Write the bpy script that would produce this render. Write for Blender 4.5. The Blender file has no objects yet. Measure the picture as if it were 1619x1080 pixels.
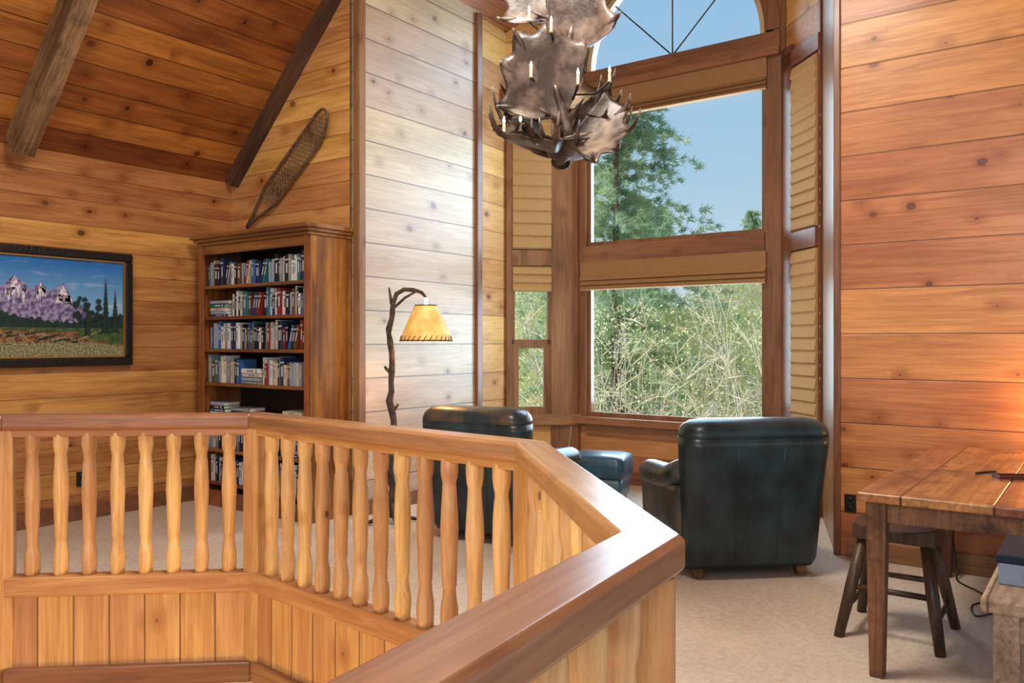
import bpy, math, random
from mathutils import Vector, Matrix
random.seed(7)
S=bpy.context.scene
col=S.collection
C36,S36=math.cos(math.radians(36)),math.sin(math.radians(36))
def W(X,Y):
    a,b=X+2.68,Y-7.85
    return (a*C36-b*S36, a*S36+b*C36)
# ---------------------------------------------------------------- materials
class NT:
    def __init__(s,name):
        s.m=bpy.data.materials.new(name); s.m.use_nodes=True
        s.nt=s.m.node_tree; s.b=s.nt.nodes['Principled BSDF']; s.out=s.nt.nodes['Material Output']
    def n(s,t,**k):
        x=s.nt.nodes.new(t)
        for a,b in k.items(): setattr(x,a,b)
        return x
    def put(s,sock,v):
        if v is None: return
        if isinstance(v,bpy.types.NodeSocket): s.nt.links.new(v,sock)
        else:
            if isinstance(v,tuple) and len(v)==3 and sock.type=='RGBA': v=(*v,1)
            sock.default_value=v
    def math(s,op,a,b=None,clamp=False):
        x=s.n('ShaderNodeMath',operation=op,use_clamp=clamp); s.put(x.inputs[0],a); s.put(x.inputs[1],b); return x.outputs[0]
    def mix(s,f,a,b,blend='MIX'):
        x=s.n('ShaderNodeMix',data_type='RGBA',blend_type=blend); s.put(x.inputs[0],f); s.put(x.inputs[6],a); s.put(x.inputs[7],b); return x.outputs[2]
    def rng(s,v,a,b,c,d,smooth=False):
        x=s.n('ShaderNodeMapRange',interpolation_type='SMOOTHSTEP' if smooth else 'LINEAR')
        for i,q in enumerate((v,a,b,c,d)): s.put(x.inputs[i],q)
        return x.outputs[0]
    def comb(s,a,b,c):
        x=s.n('ShaderNodeCombineXYZ'); s.put(x.inputs[0],a); s.put(x.inputs[1],b); s.put(x.inputs[2],c); return x.outputs[0]
    def noise(s,v,scale,detail=4,rough=.55,dist=0):
        x=s.n('ShaderNodeTexNoise'); s.put(x.inputs['Vector'],v); x.inputs['Scale'].default_value=scale
        x.inputs['Detail'].default_value=detail; x.inputs['Roughness'].default_value=rough; x.inputs['Distortion'].default_value=dist
        return x.outputs[0]
    def bump(s,h,st=.3,d=.01):
        x=s.n('ShaderNodeBump'); x.inputs['Strength'].default_value=st; x.inputs['Distance'].default_value=d
        s.put(x.inputs['Height'],h); s.put(s.b.inputs['Normal'],x.outputs[0])
    def P(s,**k):
        for a,b in k.items(): s.put(s.b.inputs[a.replace('_',' ')],b)
def wood(name,c1,c2,axis='X',across='Z',plank=.29,rough=.35,knots=.5,kscale=3.6,coat=0.0,gs=1.0,gw=.005,var=.36,spec=.5,coatr=.15,coatior=1.5,hewn=0,gd=.75,ksz=.085,worn=0):
    t=NT(name)
    tc=t.n('ShaderNodeTexCoord'); sp=t.n('ShaderNodeSeparateXYZ'); t.put(sp.inputs[0],tc.outputs['Object'])
    o={'X':sp.outputs[0],'Y':sp.outputs[1],'Z':sp.outputs[2]}
    L,A=o[axis],o[across]; T=o[[k for k in 'XYZ' if k not in (axis,across)][0]]
    if plank:
        q=t.math('DIVIDE',A,plank); idx=t.math('FLOOR',q); fr=t.math('FRACT',q)
        wn=t.n('ShaderNodeTexWhiteNoise',noise_dimensions='1D'); t.put(wn.inputs['W'],t.math('ADD',idx,3.37)); rnd=wn.outputs['Value']
    else:
        oi=t.n('ShaderNodeObjectInfo'); rnd=oi.outputs['Random']; idx=0.0
    L2=t.math('ADD',L,t.math('MULTIPLY',rnd,23.0))
    gv=t.comb(t.math('MULTIPLY',L2,1.6*gs),t.math('MULTIPLY',A,30.0*gs),t.math('MULTIPLY',T,30.0*gs))
    n1=t.noise(gv,1.0,7,.72,1.2)
    bv=t.comb(t.math('MULTIPLY',L2,.9),t.math('MULTIPLY',A,4.5),t.math('MULTIPLY',T,4.5))
    n2=t.noise(bv,1.0,3,.5,.3)
    f=t.math('ADD',t.math('MULTIPLY',n1,.65),t.math('MULTIPLY',n2,.5))
    f=t.rng(f,.46,.69,0.0,1.0)
    c=t.mix(f,c1,c2)
    dark=(c2[0]*.25,c2[1]*.18,c2[2]*.15)
    if knots>0:
        v=t.n('ShaderNodeTexVoronoi',voronoi_dimensions='2D' if plank else '3D')
        if plank: t.put(v.inputs['Vector'],t.comb(t.math('MULTIPLY',L2,.75),t.math('ADD',A,t.math('MULTIPLY',n2,.08)),0.0))
        else: t.put(v.inputs['Vector'],t.comb(t.math('MULTIPLY',L2,.7),A,T))
        v.inputs['Scale'].default_value=kscale
        sc=t.n('ShaderNodeSeparateColor'); t.put(sc.inputs[0],v.outputs['Color'])
        sel=t.math('LESS_THAN',sc.outputs[0],knots)
        rad=t.math('ADD',t.math('MULTIPLY',t.math('POWER',sc.outputs[1],2.0),ksz),.006)
        dd=t.math('ADD',v.outputs['Distance'],t.math('MULTIPLY',n1,.02))
        k=t.rng(t.math('SUBTRACT',dd,rad),.008,.035,1.0,0.0,True)
        op=t.math('MULTIPLY',sel,t.rng(sc.outputs[2],0.0,1.0,.55,.95))
        halo=t.rng(v.outputs['Distance'],.06,.32,1.0,0.0,True)
        c=t.mix(t.math('MULTIPLY',t.math('MULTIPLY',halo,sel),.5),c,(c2[0]*.75,c2[1]*.58,c2[2]*.48))
        c=t.mix(t.math('MULTIPLY',k,op),c,dark)
    hs=t.n('ShaderNodeHueSaturation'); t.put(hs.inputs['Color'],c)
    t.put(hs.inputs['Value'],t.rng(rnd,0.0,1.0,1-var*.55,1+var*.45))
    t.put(hs.inputs['Hue'],t.rng(rnd,0.0,1.0,.487,.510)); c=hs.outputs[0]
    if worn:
        wv=t.noise(tc.outputs['Object'],3.5,8,.75); c=t.mix(t.math('MULTIPLY',t.rng(wv,.48,.66,0.0,1.0),worn),c,(c2[0]*.35,c2[1]*.3,c2[2]*.3))
        wv2=t.noise(tc.outputs['Object'],11,6,.8); c=t.mix(t.math('MULTIPLY',t.rng(wv2,.58,.68,0.0,1.0),worn*.5),c,(c1[0]*1.2,c1[1]*1.35,c1[2]*1.5))
    h=t.math('MULTIPLY',n1,.16)
    if plank:
        e=t.math('MULTIPLY',t.math('MINIMUM',fr,t.math('SUBTRACT',1.0,fr)),plank)
        g=t.rng(e,gw*.35,gw,1.0,0.0,True)
        c=t.mix(t.math('MULTIPLY',g,gd),c,dark)
        h=t.math('SUBTRACT',h,g)
    if hewn: h=t.math('ADD',h,t.math('MULTIPLY',t.noise(tc.outputs['Object'],9,5,.65),hewn))
    t.P(Base_Color=c,Roughness=t.rng(n1,0.2,.8,rough*.85,rough*1.2),Coat_Weight=coat)
    t.b.inputs['Coat Roughness'].default_value=coatr; t.b.inputs['Coat IOR'].default_value=coatior
    t.b.inputs['Specular IOR Level'].default_value=spec
    t.bump(h,.35,.008 if not hewn else .02)
    return t.m
def plain(name,c,rough=.5,metal=0,noise=0,nscale=20,emit=0,bump=0,spec=.5,coat=0,c2=None,lo=.35,hi=.65):
    t=NT(name); t.P(Base_Color=c,Roughness=rough,Metallic=float(metal)); t.b.inputs['Specular IOR Level'].default_value=spec
    t.b.inputs['Coat Weight'].default_value=coat
    if noise or bump:
        tc=t.n('ShaderNodeTexCoord'); n=t.noise(tc.outputs['Object'],nscale,5)
        if noise:
            d=c2 or tuple(x*(1-noise) for x in c)
            t.put(t.b.inputs['Base Color'],t.mix(t.rng(n,lo,hi,0.0,1.0),d,c))
        if bump: t.bump(n,bump,.01)
    if emit:
        t.put(t.b.inputs['Emission Color'],c); t.b.inputs['Emission Strength'].default_value=emit
    return t.m
M={}
M['wl']=wood('pine_left_planks',(.64,.33,.105),(.36,.145,.040),'Y','Z',.2,.40,kscale=4.2,knots=.55,var=.45,gw=.004)
M['wb']=wood('pine_back_planks',(.76,.43,.15),(.48,.22,.062),'X','Z',.2,.40,knots=.45,var=.3,gw=.004)
M['ws']=wood('pine_nook_planks',(.70,.52,.33),(.50,.34,.20),'Y','Z',.285,.44,kscale=4,knots=.5,coat=.9,coatr=.44,coatior=1.7,gw=.007,var=.2,gd=.9)
M['wr']=wood('pine_right_planks',(.68,.30,.105),(.42,.155,.048),'X','Z',.30,.36,kscale=4.2,knots=.55,coat=.1,gw=.006,var=.42)
M['wy']=wood('pine_bay_planks',(.78,.46,.17),(.54,.27,.08),'Y','Z',.285,.38,knots=.45)
M['wx']=wood('pine_bay_front_planks',(.58,.28,.11),(.40,.165,.055),'X','Z',.285,.38,knots=.4)
M['ceil']=wood('ceiling_boards',(.52,.205,.048),(.24,.078,.017),'Y','X',.145,.36,kscale=4,knots=.6,gw=.005,var=.65)
M['beam']=wood('hewn_beam_wood',(.40,.23,.115),(.13,.062,.028),'X','Z',None,.7,kscale=3,knots=.3,gs=1.2,hewn=.7,worn=.6)
M['rafter']=wood('dark_rafter_wood',(.19,.10,.05),(.07,.036,.02),'X','Z',None,.65,kscale=3,knots=.3,gs=.9,hewn=.5)
M['trim']=wood('brown_trim_wood',(.33,.155,.073),(.17,.072,.034),'Z','X',None,.36,kscale=5,knots=.4,coat=.2)
M['trimx']=wood('brown_trim_wood_long',(.36,.168,.078),(.19,.080,.037),'X','Z',None,.36,kscale=5,knots=.4,coat=.2)
M['rail']=wood('handrail_wood',(.48,.25,.115),(.27,.125,.055),'X','Y',None,.34,kscale=5,knots=.35,coat=.5,gs=1.1,coatr=.25)
M['shoe']=wood('lower_rail_wood',(.70,.39,.16),(.46,.21,.072),'X','Z',None,.38,kscale=5,knots=.45)
M['post']=wood('newel_wood',(.72,.41,.17),(.46,.22,.078),'Z','X',None,.36,kscale=7,knots=.45)
M['bal']=wood('baluster_wood',(.88,.57,.26),(.56,.30,.11),'Z','X',None,.36,kscale=8,knots=.5,ksz=.12)
M['panel']=wood('wainscot_wood',(.76,.44,.175),(.50,.24,.083),'Z','X',.165,.36,kscale=4.5,knots=.5,gw=.006)
M['case']=wood('bookcase_wood',(.42,.155,.036),(.12,.034,.010),'Z','X',None,.25,kscale=4,knots=.4,coat=.8,gs=.4,worn=.3)
M['casex']=wood('bookcase_shelf_wood',(.34,.14,.037),(.15,.05,.015),'X','Z',None,.28,kscale=5,knots=.2,coat=.5,gs=.6)
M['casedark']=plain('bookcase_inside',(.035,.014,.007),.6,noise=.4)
M['desk']=wood('table_top_wood',(.52,.225,.078),(.18,.058,.020),'Y','X',.34,.30,kscale=4,knots=.5,coat=.45,gw=.006,var=.3,gs=.7,coatr=.25,worn=1.0,gd=1,hewn=.4)
M['deskleg']=wood('table_leg_wood',(.30,.14,.065),(.08,.03,.013),'Z','X',None,.55,kscale=4,knots=.4,gs=.7,worn=1.0,hewn=.8)
M['stool']=wood('stool_wood',(.12,.062,.036),(.032,.016,.010),'Z','X',None,.42,kscale=4,knots=.3)
M['rough']=wood('weathered_wood',(.46,.33,.23),(.20,.13,.08),'Y','X',.15,.75,kscale=5,knots=.5,hewn=1.2,worn=.4)
M['leather']=plain('blue_green_leather',(.030,.056,.064),.38,noise=.7,nscale=5,bump=.5,coat=.12,c2=(.012,.020,.023))
M['leather3']=plain('worn_dark_green_leather',(.13,.10,.065),.38,noise=.8,nscale=5,bump=.3,c2=(.022,.038,.041))
M['leather2']=plain('worn_brown_leather',(.14,.085,.045),.36,noise=.8,nscale=8,bump=.3,c2=(.022,.040,.046),coat=.2)
M['leatherb']=plain('blue_leather',(.055,.14,.21),.35,noise=.5,nscale=6,bump=.3,coat=.2)
M['brass']=plain('antique_brass',(.22,.16,.09),.45,metal=1)
M['black']=plain('black_plastic',(.012,.012,.013),.4)
M['gray']=plain('blue_gray_plastic',(.22,.27,.36),.5)
M['blue']=plain('dark_blue_black_plastic',(.016,.022,.040),.65,spec=.2)
M['bark']=plain('twig_bark',(.12,.075,.055),.8,noise=.7,nscale=22,bump=1.0)
M['iron']=plain('dark_iron',(.03,.022,.018),.5,metal=.6)
M['antler']=plain('antler_horn',(.21,.145,.112),.42,noise=.8,nscale=8,bump=.8,c2=(.038,.018,.012),coat=.05,lo=.44,hi=.70)
M['tip']=plain('antler_tip',(.46,.41,.36),.42,noise=.6,nscale=14)
M['candle']=plain('candle_cream',(.45,.36,.26),.5)
M['bulb']=plain('lit_bulb',(1,.9,.72),.3,emit=3)
M['snow']=plain('snowshoe_frame_wood',(.18,.115,.065),.5,noise=.5,nscale=12)
M['raw']=plain('rawhide_lacing',(.23,.165,.105),.6,noise=.3)
M['rawt']=plain('rawhide_cord_dark',(.06,.035,.02),.6)
M['frame']=plain('carved_black_frame',(.018,.012,.009),.35,noise=.5,nscale=40,bump=.6)
M['gold']=plain('frame_gold_lip',(.45,.27,.08),.4,metal=.7)
M['plate']=plain('brown_outlet_plate',(.02,.012,.01),.4)
M['page']=plain('book_pages',(.75,.70,.58),.8)
M['trunk']=plain('tree_bark',(.24,.17,.12),.9,noise=.5,nscale=10)
M['twig']=plain('pale_twig',(.94,.87,.74),.8,noise=.2,nscale=3)
def shade_fab(name,c,tr_=.3):
    t=NT(name); tc=t.n('ShaderNodeTexCoord'); n=t.noise(tc.outputs['Object'],60,3)
    cc=t.mix(t.rng(n,.3,.7,0.0,1.0),tuple(x*.86 for x in c),c)
    t.P(Base_Color=cc,Roughness=.85); tr=t.n('ShaderNodeBsdfTranslucent'); t.put(tr.inputs[0],cc)
    mx=t.n('ShaderNodeMixShader'); mx.inputs[0].default_value=tr_
    t.nt.links.new(t.b.outputs[0],mx.inputs[1]); t.nt.links.new(tr.outputs[0],mx.inputs[2]); t.nt.links.new(mx.outputs[0],t.out.inputs[0])
    return t.m
M['fab']=shade_fab('tan_shade_cloth',(.40,.225,.10),.02)
M['fabl']=shade_fab('warm_shade_cloth',(.68,.43,.19),.22)
def glass():
    t=NT('window_glass'); tr=t.n('ShaderNodeBsdfTransparent'); gl=t.n('ShaderNodeBsdfGlossy'); gl.inputs['Roughness'].default_value=.02
    fr=t.n('ShaderNodeFresnel'); mx=t.n('ShaderNodeMixShader'); t.put(mx.inputs[0],t.math('MULTIPLY',fr.outputs[0],.5))
    t.nt.links.new(tr.outputs[0],mx.inputs[1]); t.nt.links.new(gl.outputs[0],mx.inputs[2]); t.nt.links.new(mx.outputs[0],t.out.inputs[0]); return t.m
M['glass']=glass()
def carpet():
    t=NT('beige_carpet'); tc=t.n('ShaderNodeTexCoord'); a=t.noise(tc.outputs['Object'],160,3,.75); b=t.noise(tc.outputs['Object'],30,4,.65); c=t.noise(tc.outputs['Object'],1.8,3)
    f=t.math('ADD',t.math('ADD',t.math('MULTIPLY',a,.5),t.math('MULTIPLY',b,.3)),t.math('MULTIPLY',c,.2))
    t.P(Base_Color=t.mix(t.rng(f,.37,.63,0.0,1.0),(.50,.385,.30),(.86,.73,.61)),Roughness=.95); t.b.inputs['Specular IOR Level'].default_value=.1
    t.bump(t.math('ADD',a,t.math('MULTIPLY',b,.6)),.7,.011); return t.m
M['carpet']=carpet()
def lampshade():
    t=NT('parchment_shade'); tc=t.n('ShaderNodeTexCoord'); n=t.noise(tc.outputs['Object'],9,4)
    c=t.mix(t.rng(n,.35,.65,0.0,1.0),(.60,.30,.08),(.90,.54,.18))
    t.P(Base_Color=c,Roughness=.6); t.put(t.b.inputs['Emission Color'],c); t.b.inputs['Emission Strength'].default_value=.42
    return t.m
M['lshade']=lampshade()
def leafmat(name,cs,tr=.45):
    t=NT(name); tc=t.n('ShaderNodeTexCoord'); n=t.noise(tc.outputs['Object'],2.3,4,.7); 
    c=t.mix(t.rng(n,.35,.65,0.0,1.0),cs[0],cs[1]); t.P(Base_Color=c,Roughness=.7); t.b.inputs['Specular IOR Level'].default_value=.2
    b=t.n('ShaderNodeBsdfTranslucent'); t.put(b.inputs[0],c); mx=t.n('ShaderNodeMixShader'); mx.inputs[0].default_value=tr
    t.nt.links.new(t.b.outputs[0],mx.inputs[1]); t.nt.links.new(b.outputs[0],mx.inputs[2]); t.nt.links.new(mx.outputs[0],t.out.inputs[0]); return t.m
M['needle']=leafmat('pine_needles',((.26,.42,.30),(.58,.68,.42)))  # needle and leaf colours paled to imitate haze outdoors
M['leaf']=leafmat('yellow_olive_leaves',((.82,.76,.42),(.97,.93,.66)))
M['leafg']=leafmat('olive_green_leaves',((.62,.66,.34),(.88,.86,.52)))
def hillm():
    t=NT('hillside_vegetation'); tc=t.n('ShaderNodeTexCoord'); a=t.noise(tc.outputs['Object'],1.2,8,.75); b=t.noise(tc.outputs['Object'],6,6,.8)
    c=t.mix(t.rng(a,.38,.62,0.0,1.0),(.42,.46,.24),(.84,.78,.46)); c=t.mix(t.rng(b,.4,.65,0.0,.8),c,(.88,.82,.60)); t.P(Base_Color=c,Roughness=1.0); return t.m
M['hill']=hillm()
# ---------------------------------------------------------------- mesh builder
class MB:
    def __init__(s): s.v=[];s.f=[];s.mi=[];s.sm=[]
    def add(s,vs,fs,mi=0,smooth=False,M4=None):
        o=len(s.v)
        s.v+= [tuple(M4@Vector(p)) if M4 else tuple(p) for p in vs]
        for f in fs: s.f.append(tuple(i+o for i in f)); s.mi.append(mi); s.sm.append(smooth)
        return s
    def box(s,c,d,mi=0,M4=None,ta=None):
        x,y,z=[q/2 for q in d]; t=ta if ta else (1,1)
        vs=[(c[0]+a*x*(t[0] if e<0 else 1),c[1]+b*y*(t[1] if e<0 else 1),c[2]+e*z) for e in(-1,1) for a,b in((-1,-1),(1,-1),(1,1),(-1,1))]
        return s.add(vs,[(3,2,1,0),(4,5,6,7),(0,1,5,4),(1,2,6,5),(2,3,7,6),(3,0,4,7)],mi,False,M4)
    def lathe(s,prof,n=16,mi=0,M4=None,cap=True):
        vs=[];fs=[]
        for r,z in prof:
            for i in range(n):
                a=2*math.pi*i/n; vs.append((r*math.cos(a),r*math.sin(a),z))
        for j in range(len(prof)-1):
            for i in range(n):
                k=(i+1)%n; fs.append((j*n+i,j*n+k,(j+1)*n+k,(j+1)*n+i))
        if cap: fs.append(tuple(range(n-1,-1,-1))); fs.append(tuple(range((len(prof)-1)*n,len(prof)*n)))
        return s.add(vs,fs,mi,True,M4)
    def tube(s,pts,rad,n=8,mi=0,M4=None,closed=False,flat=1.0):
        pts=[Vector(p) for p in pts]; N=len(pts)
        if not hasattr(rad,'__len__'): rad=[rad]*N
        vs=[];fs=[];prev=None
        for j,p in enumerate(pts):
            if closed: d=pts[(j+1)%N]-pts[j-1]
            else: d=pts[min(j+1,N-1)]-pts[max(j-1,0)]
            d.normalize()
            if prev is None:
                a=Vector((0,0,1)) if abs(d.z)<.9 else Vector((1,0,0)); u=d.cross(a).normalized()
            else: u=(prev-d*prev.dot(d)).normalized()
            prev=u; w=d.cross(u)
            for i in range(n):
                t=2*math.pi*i/n; vs.append(p+u*math.cos(t)*rad[j]+w*math.sin(t)*rad[j]*flat)
        for j in range(N if closed else N-1):
            for i in range(n):
                k=(i+1)%n; j2=(j+1)%N; fs.append((j*n+i,j*n+k,j2*n+k,j2*n+i))
        if not closed: fs.append(tuple(range(n-1,-1,-1))); fs.append(tuple(range((N-1)*n,N*n)))
        return s.add(vs,fs,mi,True,M4)
    def loft(s,secs,n=6,mi=0,M4=None):
        vs=[];fs=[];K=None
        for z,cx,cy,w,d,r in secs:
            ring=[]
            r=min(r,w/2*.999,d/2*.999)
            for (sx,sy,a0) in((1,1,0),(-1,1,90),(-1,-1,180),(1,-1,270)):
                for i in range(n+1):
                    a=math.radians(a0+90*i/n); ring.append((cx+sx*(w/2-r)+r*math.cos(a),cy+sy*(d/2-r)+r*math.sin(a),z))
            K=len(ring); vs+=ring
        for j in range(len(secs)-1):
            for i in range(K):
                k=(i+1)%K; fs.append((j*K+i,j*K+k,(j+1)*K+k,(j+1)*K+i))
        fs.append(tuple(range(K-1,-1,-1))); fs.append(tuple(range((len(secs)-1)*K,len(secs)*K)))
        return s.add(vs,fs,mi,True,M4)
    def obj(s,name,mats,parent=None,loc=(0,0,0),rot=(0,0,0),bevel=0,seg=2,sub=0):
        me=bpy.data.meshes.new(name); me.from_pydata(s.v,[],s.f)
        for m in (mats if isinstance(mats,(list,tuple)) else [mats]): me.materials.append(m)
        for p,a,b in zip(me.polygons,s.mi,s.sm): p.material_index=a; p.use_smooth=b
        me.update()
        o=bpy.data.objects.new(name,me); col.objects.link(o); o.location=loc; o.rotation_euler=rot
        if parent: o.parent=parent
        if bevel:
            b=o.modifiers.new('bevel','BEVEL'); b.width=bevel; b.segments=seg; b.limit_method='ANGLE'
        if sub:
            b=o.modifiers.new('sub','SUBSURF'); b.levels=sub; b.render_levels=sub
        return o
def root(name,loc,rz,label,cat,group=None):
    o=bpy.data.objects.new(name,None); o.empty_display_size=.1; col.objects.link(o); o.location=loc; o.rotation_euler=(0,0,rz)
    o["label"]=label; o["category"]=cat
    if group: o["group"]=group
    return o
def tag(o,label,cat,group=None,kind=None):
    o["label"]=label;o["category"]=cat
    if group:o["group"]=group
    if kind:o["kind"]=kind
    return o
def struct(o): o["kind"]="structure"; return o
def fill2d(outline,holes,depth):
    cu=bpy.data.curves.new('c','CURVE'); cu.dimensions='2D'; cu.fill_mode='BOTH'; cu.extrude=depth/2
    for pts in [outline]+holes:
        sp=cu.splines.new('POLY'); sp.points.add(len(pts)-1); sp.use_cyclic_u=True
        for i,p in enumerate(pts): sp.points[i].co=(p[0],p[1],0,1)
    ob=bpy.data.objects.new('c',cu); col.objects.link(ob); dg=bpy.context.evaluated_depsgraph_get(); dg.update()
    me=bpy.data.meshes.new_from_object(ob.evaluated_get(dg)); v=[tuple(x.co) for x in me.vertices]; f=[tuple(p.vertices) for p in me.polygons]
    bpy.data.objects.remove(ob); bpy.data.meshes.remove(me)
    return v,f
def plan_wall(name,A,B,outline,holes,th,mat):
    A=Vector((*A,0));B=Vector((*B,0)); d=(B-A).normalized(); out=Vector((-d.y,d.x,0))
    v,f=fill2d(outline,holes,th)
    vs=[tuple(A+d*p[0]+Vector((0,0,p[1]))+out*(p[2]+th/2)) for p in v]
    return struct(MB().add(vs,f).obj(name,mat))
def zc(x): return 2.96+x if x<3.33 else 6.29-.6*(x-3.33)
# ---------------------------------------------------------------- shell
RW=1.05; XE=8.77; YB=-8.5
C1=(0,0);C2=(1.75,0);C3=(1.75,1.6);B1=(1.70,2.11);M1=(2.25,2.67);M2=(4.41,2.67);B2=(4.87,2.21);R1=(5.27,RW)
def rect(a,b,c,d): return [(a,c),(b,c),(b,d),(a,d)]
plan_wall('wall_left',(0,YB),C1,[(0,-.3),(-YB,-.3),(-YB,2.96),(0,2.96)],[],.12,M['wl'])
plan_wall('wall_back',C1,C2,[(0,-.3),(1.66,-.3),(1.66,zc(1.66)),(0,2.96)],[],.12,M['wb'])
plan_wall('wall_nook',C2,C3,rect(0,1.6,-.3,zc(1.75)),[],.12,M['ws'])
l=(Vector(B1)-Vector(C3)).length
plan_wall('wall_bay_side',C3,B1,rect(0,l,-.3,zc(1.7)),[],.12,M['wy'])
LF=(Vector(M1)-Vector(B1)).length
lo,hi=LF-.724,LF-.306
plan_wall('wall_bay_left',B1,M1,[(0,-.3),(LF,-.3),(LF,zc(2.25)),(0,zc(1.7))],[rect(lo,hi,.69,2.24),rect(lo,hi,2.40,3.85)],.12,M['wy'])
arch=[(1.05+.95*math.cos(math.radians(a)),4.27+.95*math.sin(math.radians(a))) for a in range(0,181,6)]
plan_wall('wall_window',M1,M2,[(0,-.3),(2.16,-.3),(2.16,zc(4.41)),(3.33-2.25,zc(3.33)),(0,zc(2.25))],[rect(.1,2.0,.67,2.26),rect(.1,2.0,2.44,4.04),arch],.12,M['wx'])
RF=(Vector(B2)-Vector(M2)).length
ra,rb_=.20,RF-.03
plan_wall('wall_bay_right',M2,B2,[(0,-.3),(RF,-.3),(RF,zc(4.87)),(0,zc(4.41))],[rect(ra,rb_,.69,2.24),rect(ra,rb_,2.40,3.85)],.12,M['wy'])
l=(Vector(R1)-Vector(B2)).length
plan_wall('wall_bay_return',B2,R1,[(0,-.3),(l,-.3),(l,zc(5.27)),(0,zc(4.87))],[],.12,M['trim'])
plan_wall('wall_right',R1,(XE,RW),[(0,-.3),(XE-5.27,-.3),(XE-5.27,zc(XE)),(0,zc(5.27))],[],.12,M['wr'])
def slab(name,x0,x1,mat):
    z0,z1=zc(x0) if x0<3.3 else 6.29,zc(x1) if x1>3.4 else 6.29
    vs=[(x0,YB,z0),(x1,YB,z1),(x1,3.0,z1),(x0,3.0,z0)]; vs+=[(a,b,c+.12) for a,b,c in vs]
    return struct(MB().add(vs,[(3,2,1,0),(4,5,6,7),(0,1,5,4),(1,2,6,5),(2,3,7,6),(3,0,4,7)]).obj(name,mat))
slab('ceiling',-.1,3.33,M['ceil']); slab('ceiling',3.33,XE,M['ceil'])
def c2r(l): return [W(*p) for p in l]
P=c2r([(-3.15,3.25),(-2.43,3.93),(-1.252,4.03),(.064,2.88),(.252,1.505),(-.504,.209)])
hole=P+c2r([(-1.5,-.7),(-2.9,-.3),(-3.6,1.0)])
outer=[(0,YB),(0,0),(1.75,0),(1.75,1.6),B1,M1,M2,B2,R1,(XE,RW),(XE,YB)]
v,f=fill2d(outer,[hole],.25)
struct(MB().add([(a,b,c-.125) for a,b,c in v],f).obj('floor',M['carpet']))
struct(MB().box((3,-4,-2.85),(14,14,.1)).obj('floor',wood('lower_floor_wood',(.75,.42,.12),(.6,.3,.08),'X','Y',.12,.4)))
mw=MB()
H=hole
for i in range(5):
    a,b=H[i],H[i+1]
    mw.add([(a[0],a[1],-.28),(b[0],b[1],-.28),(b[0],b[1],-2.8),(a[0],a[1],-2.8)],[(0,1,2,3)])
struct(mw.obj('wall_stairwell',plain('warm_stair_wall',(.75,.45,.12),.6,noise=.2)))
tn=[0]
def trim(c,d,mat='trim',rz=0,bev=.006,rot=None):
    tn[0]+=1
    return struct(MB().box((0,0,0),d).obj('trim_%d'%tn[0],M[mat],loc=c,rot=rot or (0,0,rz),bevel=bev))
trim((1.735,.012,2.25),(.075,.075,4.5)); trim((1.765,1.57,2.35),(.04,.08,4.65))
trim((5.285,RW-.006,2.45),(.045,.024,4.9))
for y,w,dp,mt in((-1.93,.15,.20,'beam'),(-.045,.09,.115,'rafter'),(-3.9,.15,.20,'beam'),(-6.0,.15,.20,'beam')):
    L=3.25*math.sqrt(2)
    mb=MB(); n=30
    vs=[];fs=[];rr=random.Random(int(-y*10)); jw=.005 if mt=='beam' else .002
    for i in range(n+1):
        x=-L/2+.05+(L-.1)*i/n
        for a,b in((-1,-1),(1,-1),(1,1),(-1,1)): vs.append((x,a*w/2+rr.uniform(-jw,jw),b*dp/2+(rr.uniform(-jw,jw) if b<0 else 0)))
    for i in range(n):
        for k in range(4): fs.append((i*4+k,i*4+(k+1)%4,(i+1)*4+(k+1)%4,(i+1)*4+k))
    fs+=[(3,2,1,0),tuple(n*4+k for k in range(4))]
    tn[0]+=1
    struct(mb.add(vs,fs).obj('trim_%d'%tn[0],M[mt],loc=(1.62+.5*dp*.7071,y,2.96+1.62-.5*dp*.7071),rot=(0,-math.pi/4,0)))
def bb(name,c,d,rz=0): struct(MB().box((0,0,0),d).obj(name,M['trimx'],loc=c,rot=(0,0,rz),bevel=.006))
bb('baseboard_left',(.012,-4.3,.065),(.024,8.4,.13)); bb('baseboard_nook',(1.762,.8,.065),(.024,1.45,.13)); bb('baseboard_right',(7.05,RW-.012,.065),(3.4,.024,.13)); bb('baseboard_window',(3.33,2.658,.065),(2.1,.024,.13))
# ---------------------------------------------------------------- windows
def window_unit(A,B,parts):
    A=Vector((*A,0));B=Vector((*B,0)); ang=math.atan2(B.y-A.y,B.x-A.x)
    mb=MB()
    for d0,d1,z0,z1,off,th,mi in parts: mb.box(((d0+d1)/2,off,(z0+z1)/2),(d1-d0,th,z1-z0),mi)
    return mb,ang,A
def frame4(d0,d1,z0,z1,w,off,th,mi=0): return [(d0,d0+w,z0,z1,off,th,mi),(d1-w,d1,z0,z1,off,th,mi),(d0+w,d1-w,z0,z0+w,off,th,mi),(d0+w,d1-w,z1-w,z1,off,th,mi)]
ps=[(-.06,.02,.0,4.75,-.03,.06,0),(.02,.1,.67,4.03,-.018,.036,0),(2.0,2.07,.67,4.03,-.018,.036,0),(2.07,2.18,.0,4.75,-.02,.04,0),(.1,2.0,2.26,2.44,-.035,.07,1),(.02,2.14,4.03,4.10,-.05,.10,1),(.02,2.14,4.10,4.25,-.035,.07,1),(.0,2.16,.60,.67,-.06,.12,1),(.1,2.0,.48,.60,-.015,.03,1)]
ps+=frame4(.1,2.0,.67,2.26,.045,.03,.06)+frame4(.1,2.0,2.44,4.04,.045,.03,.06)
mb,ang,A=window_unit(M1,M2,ps)
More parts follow.
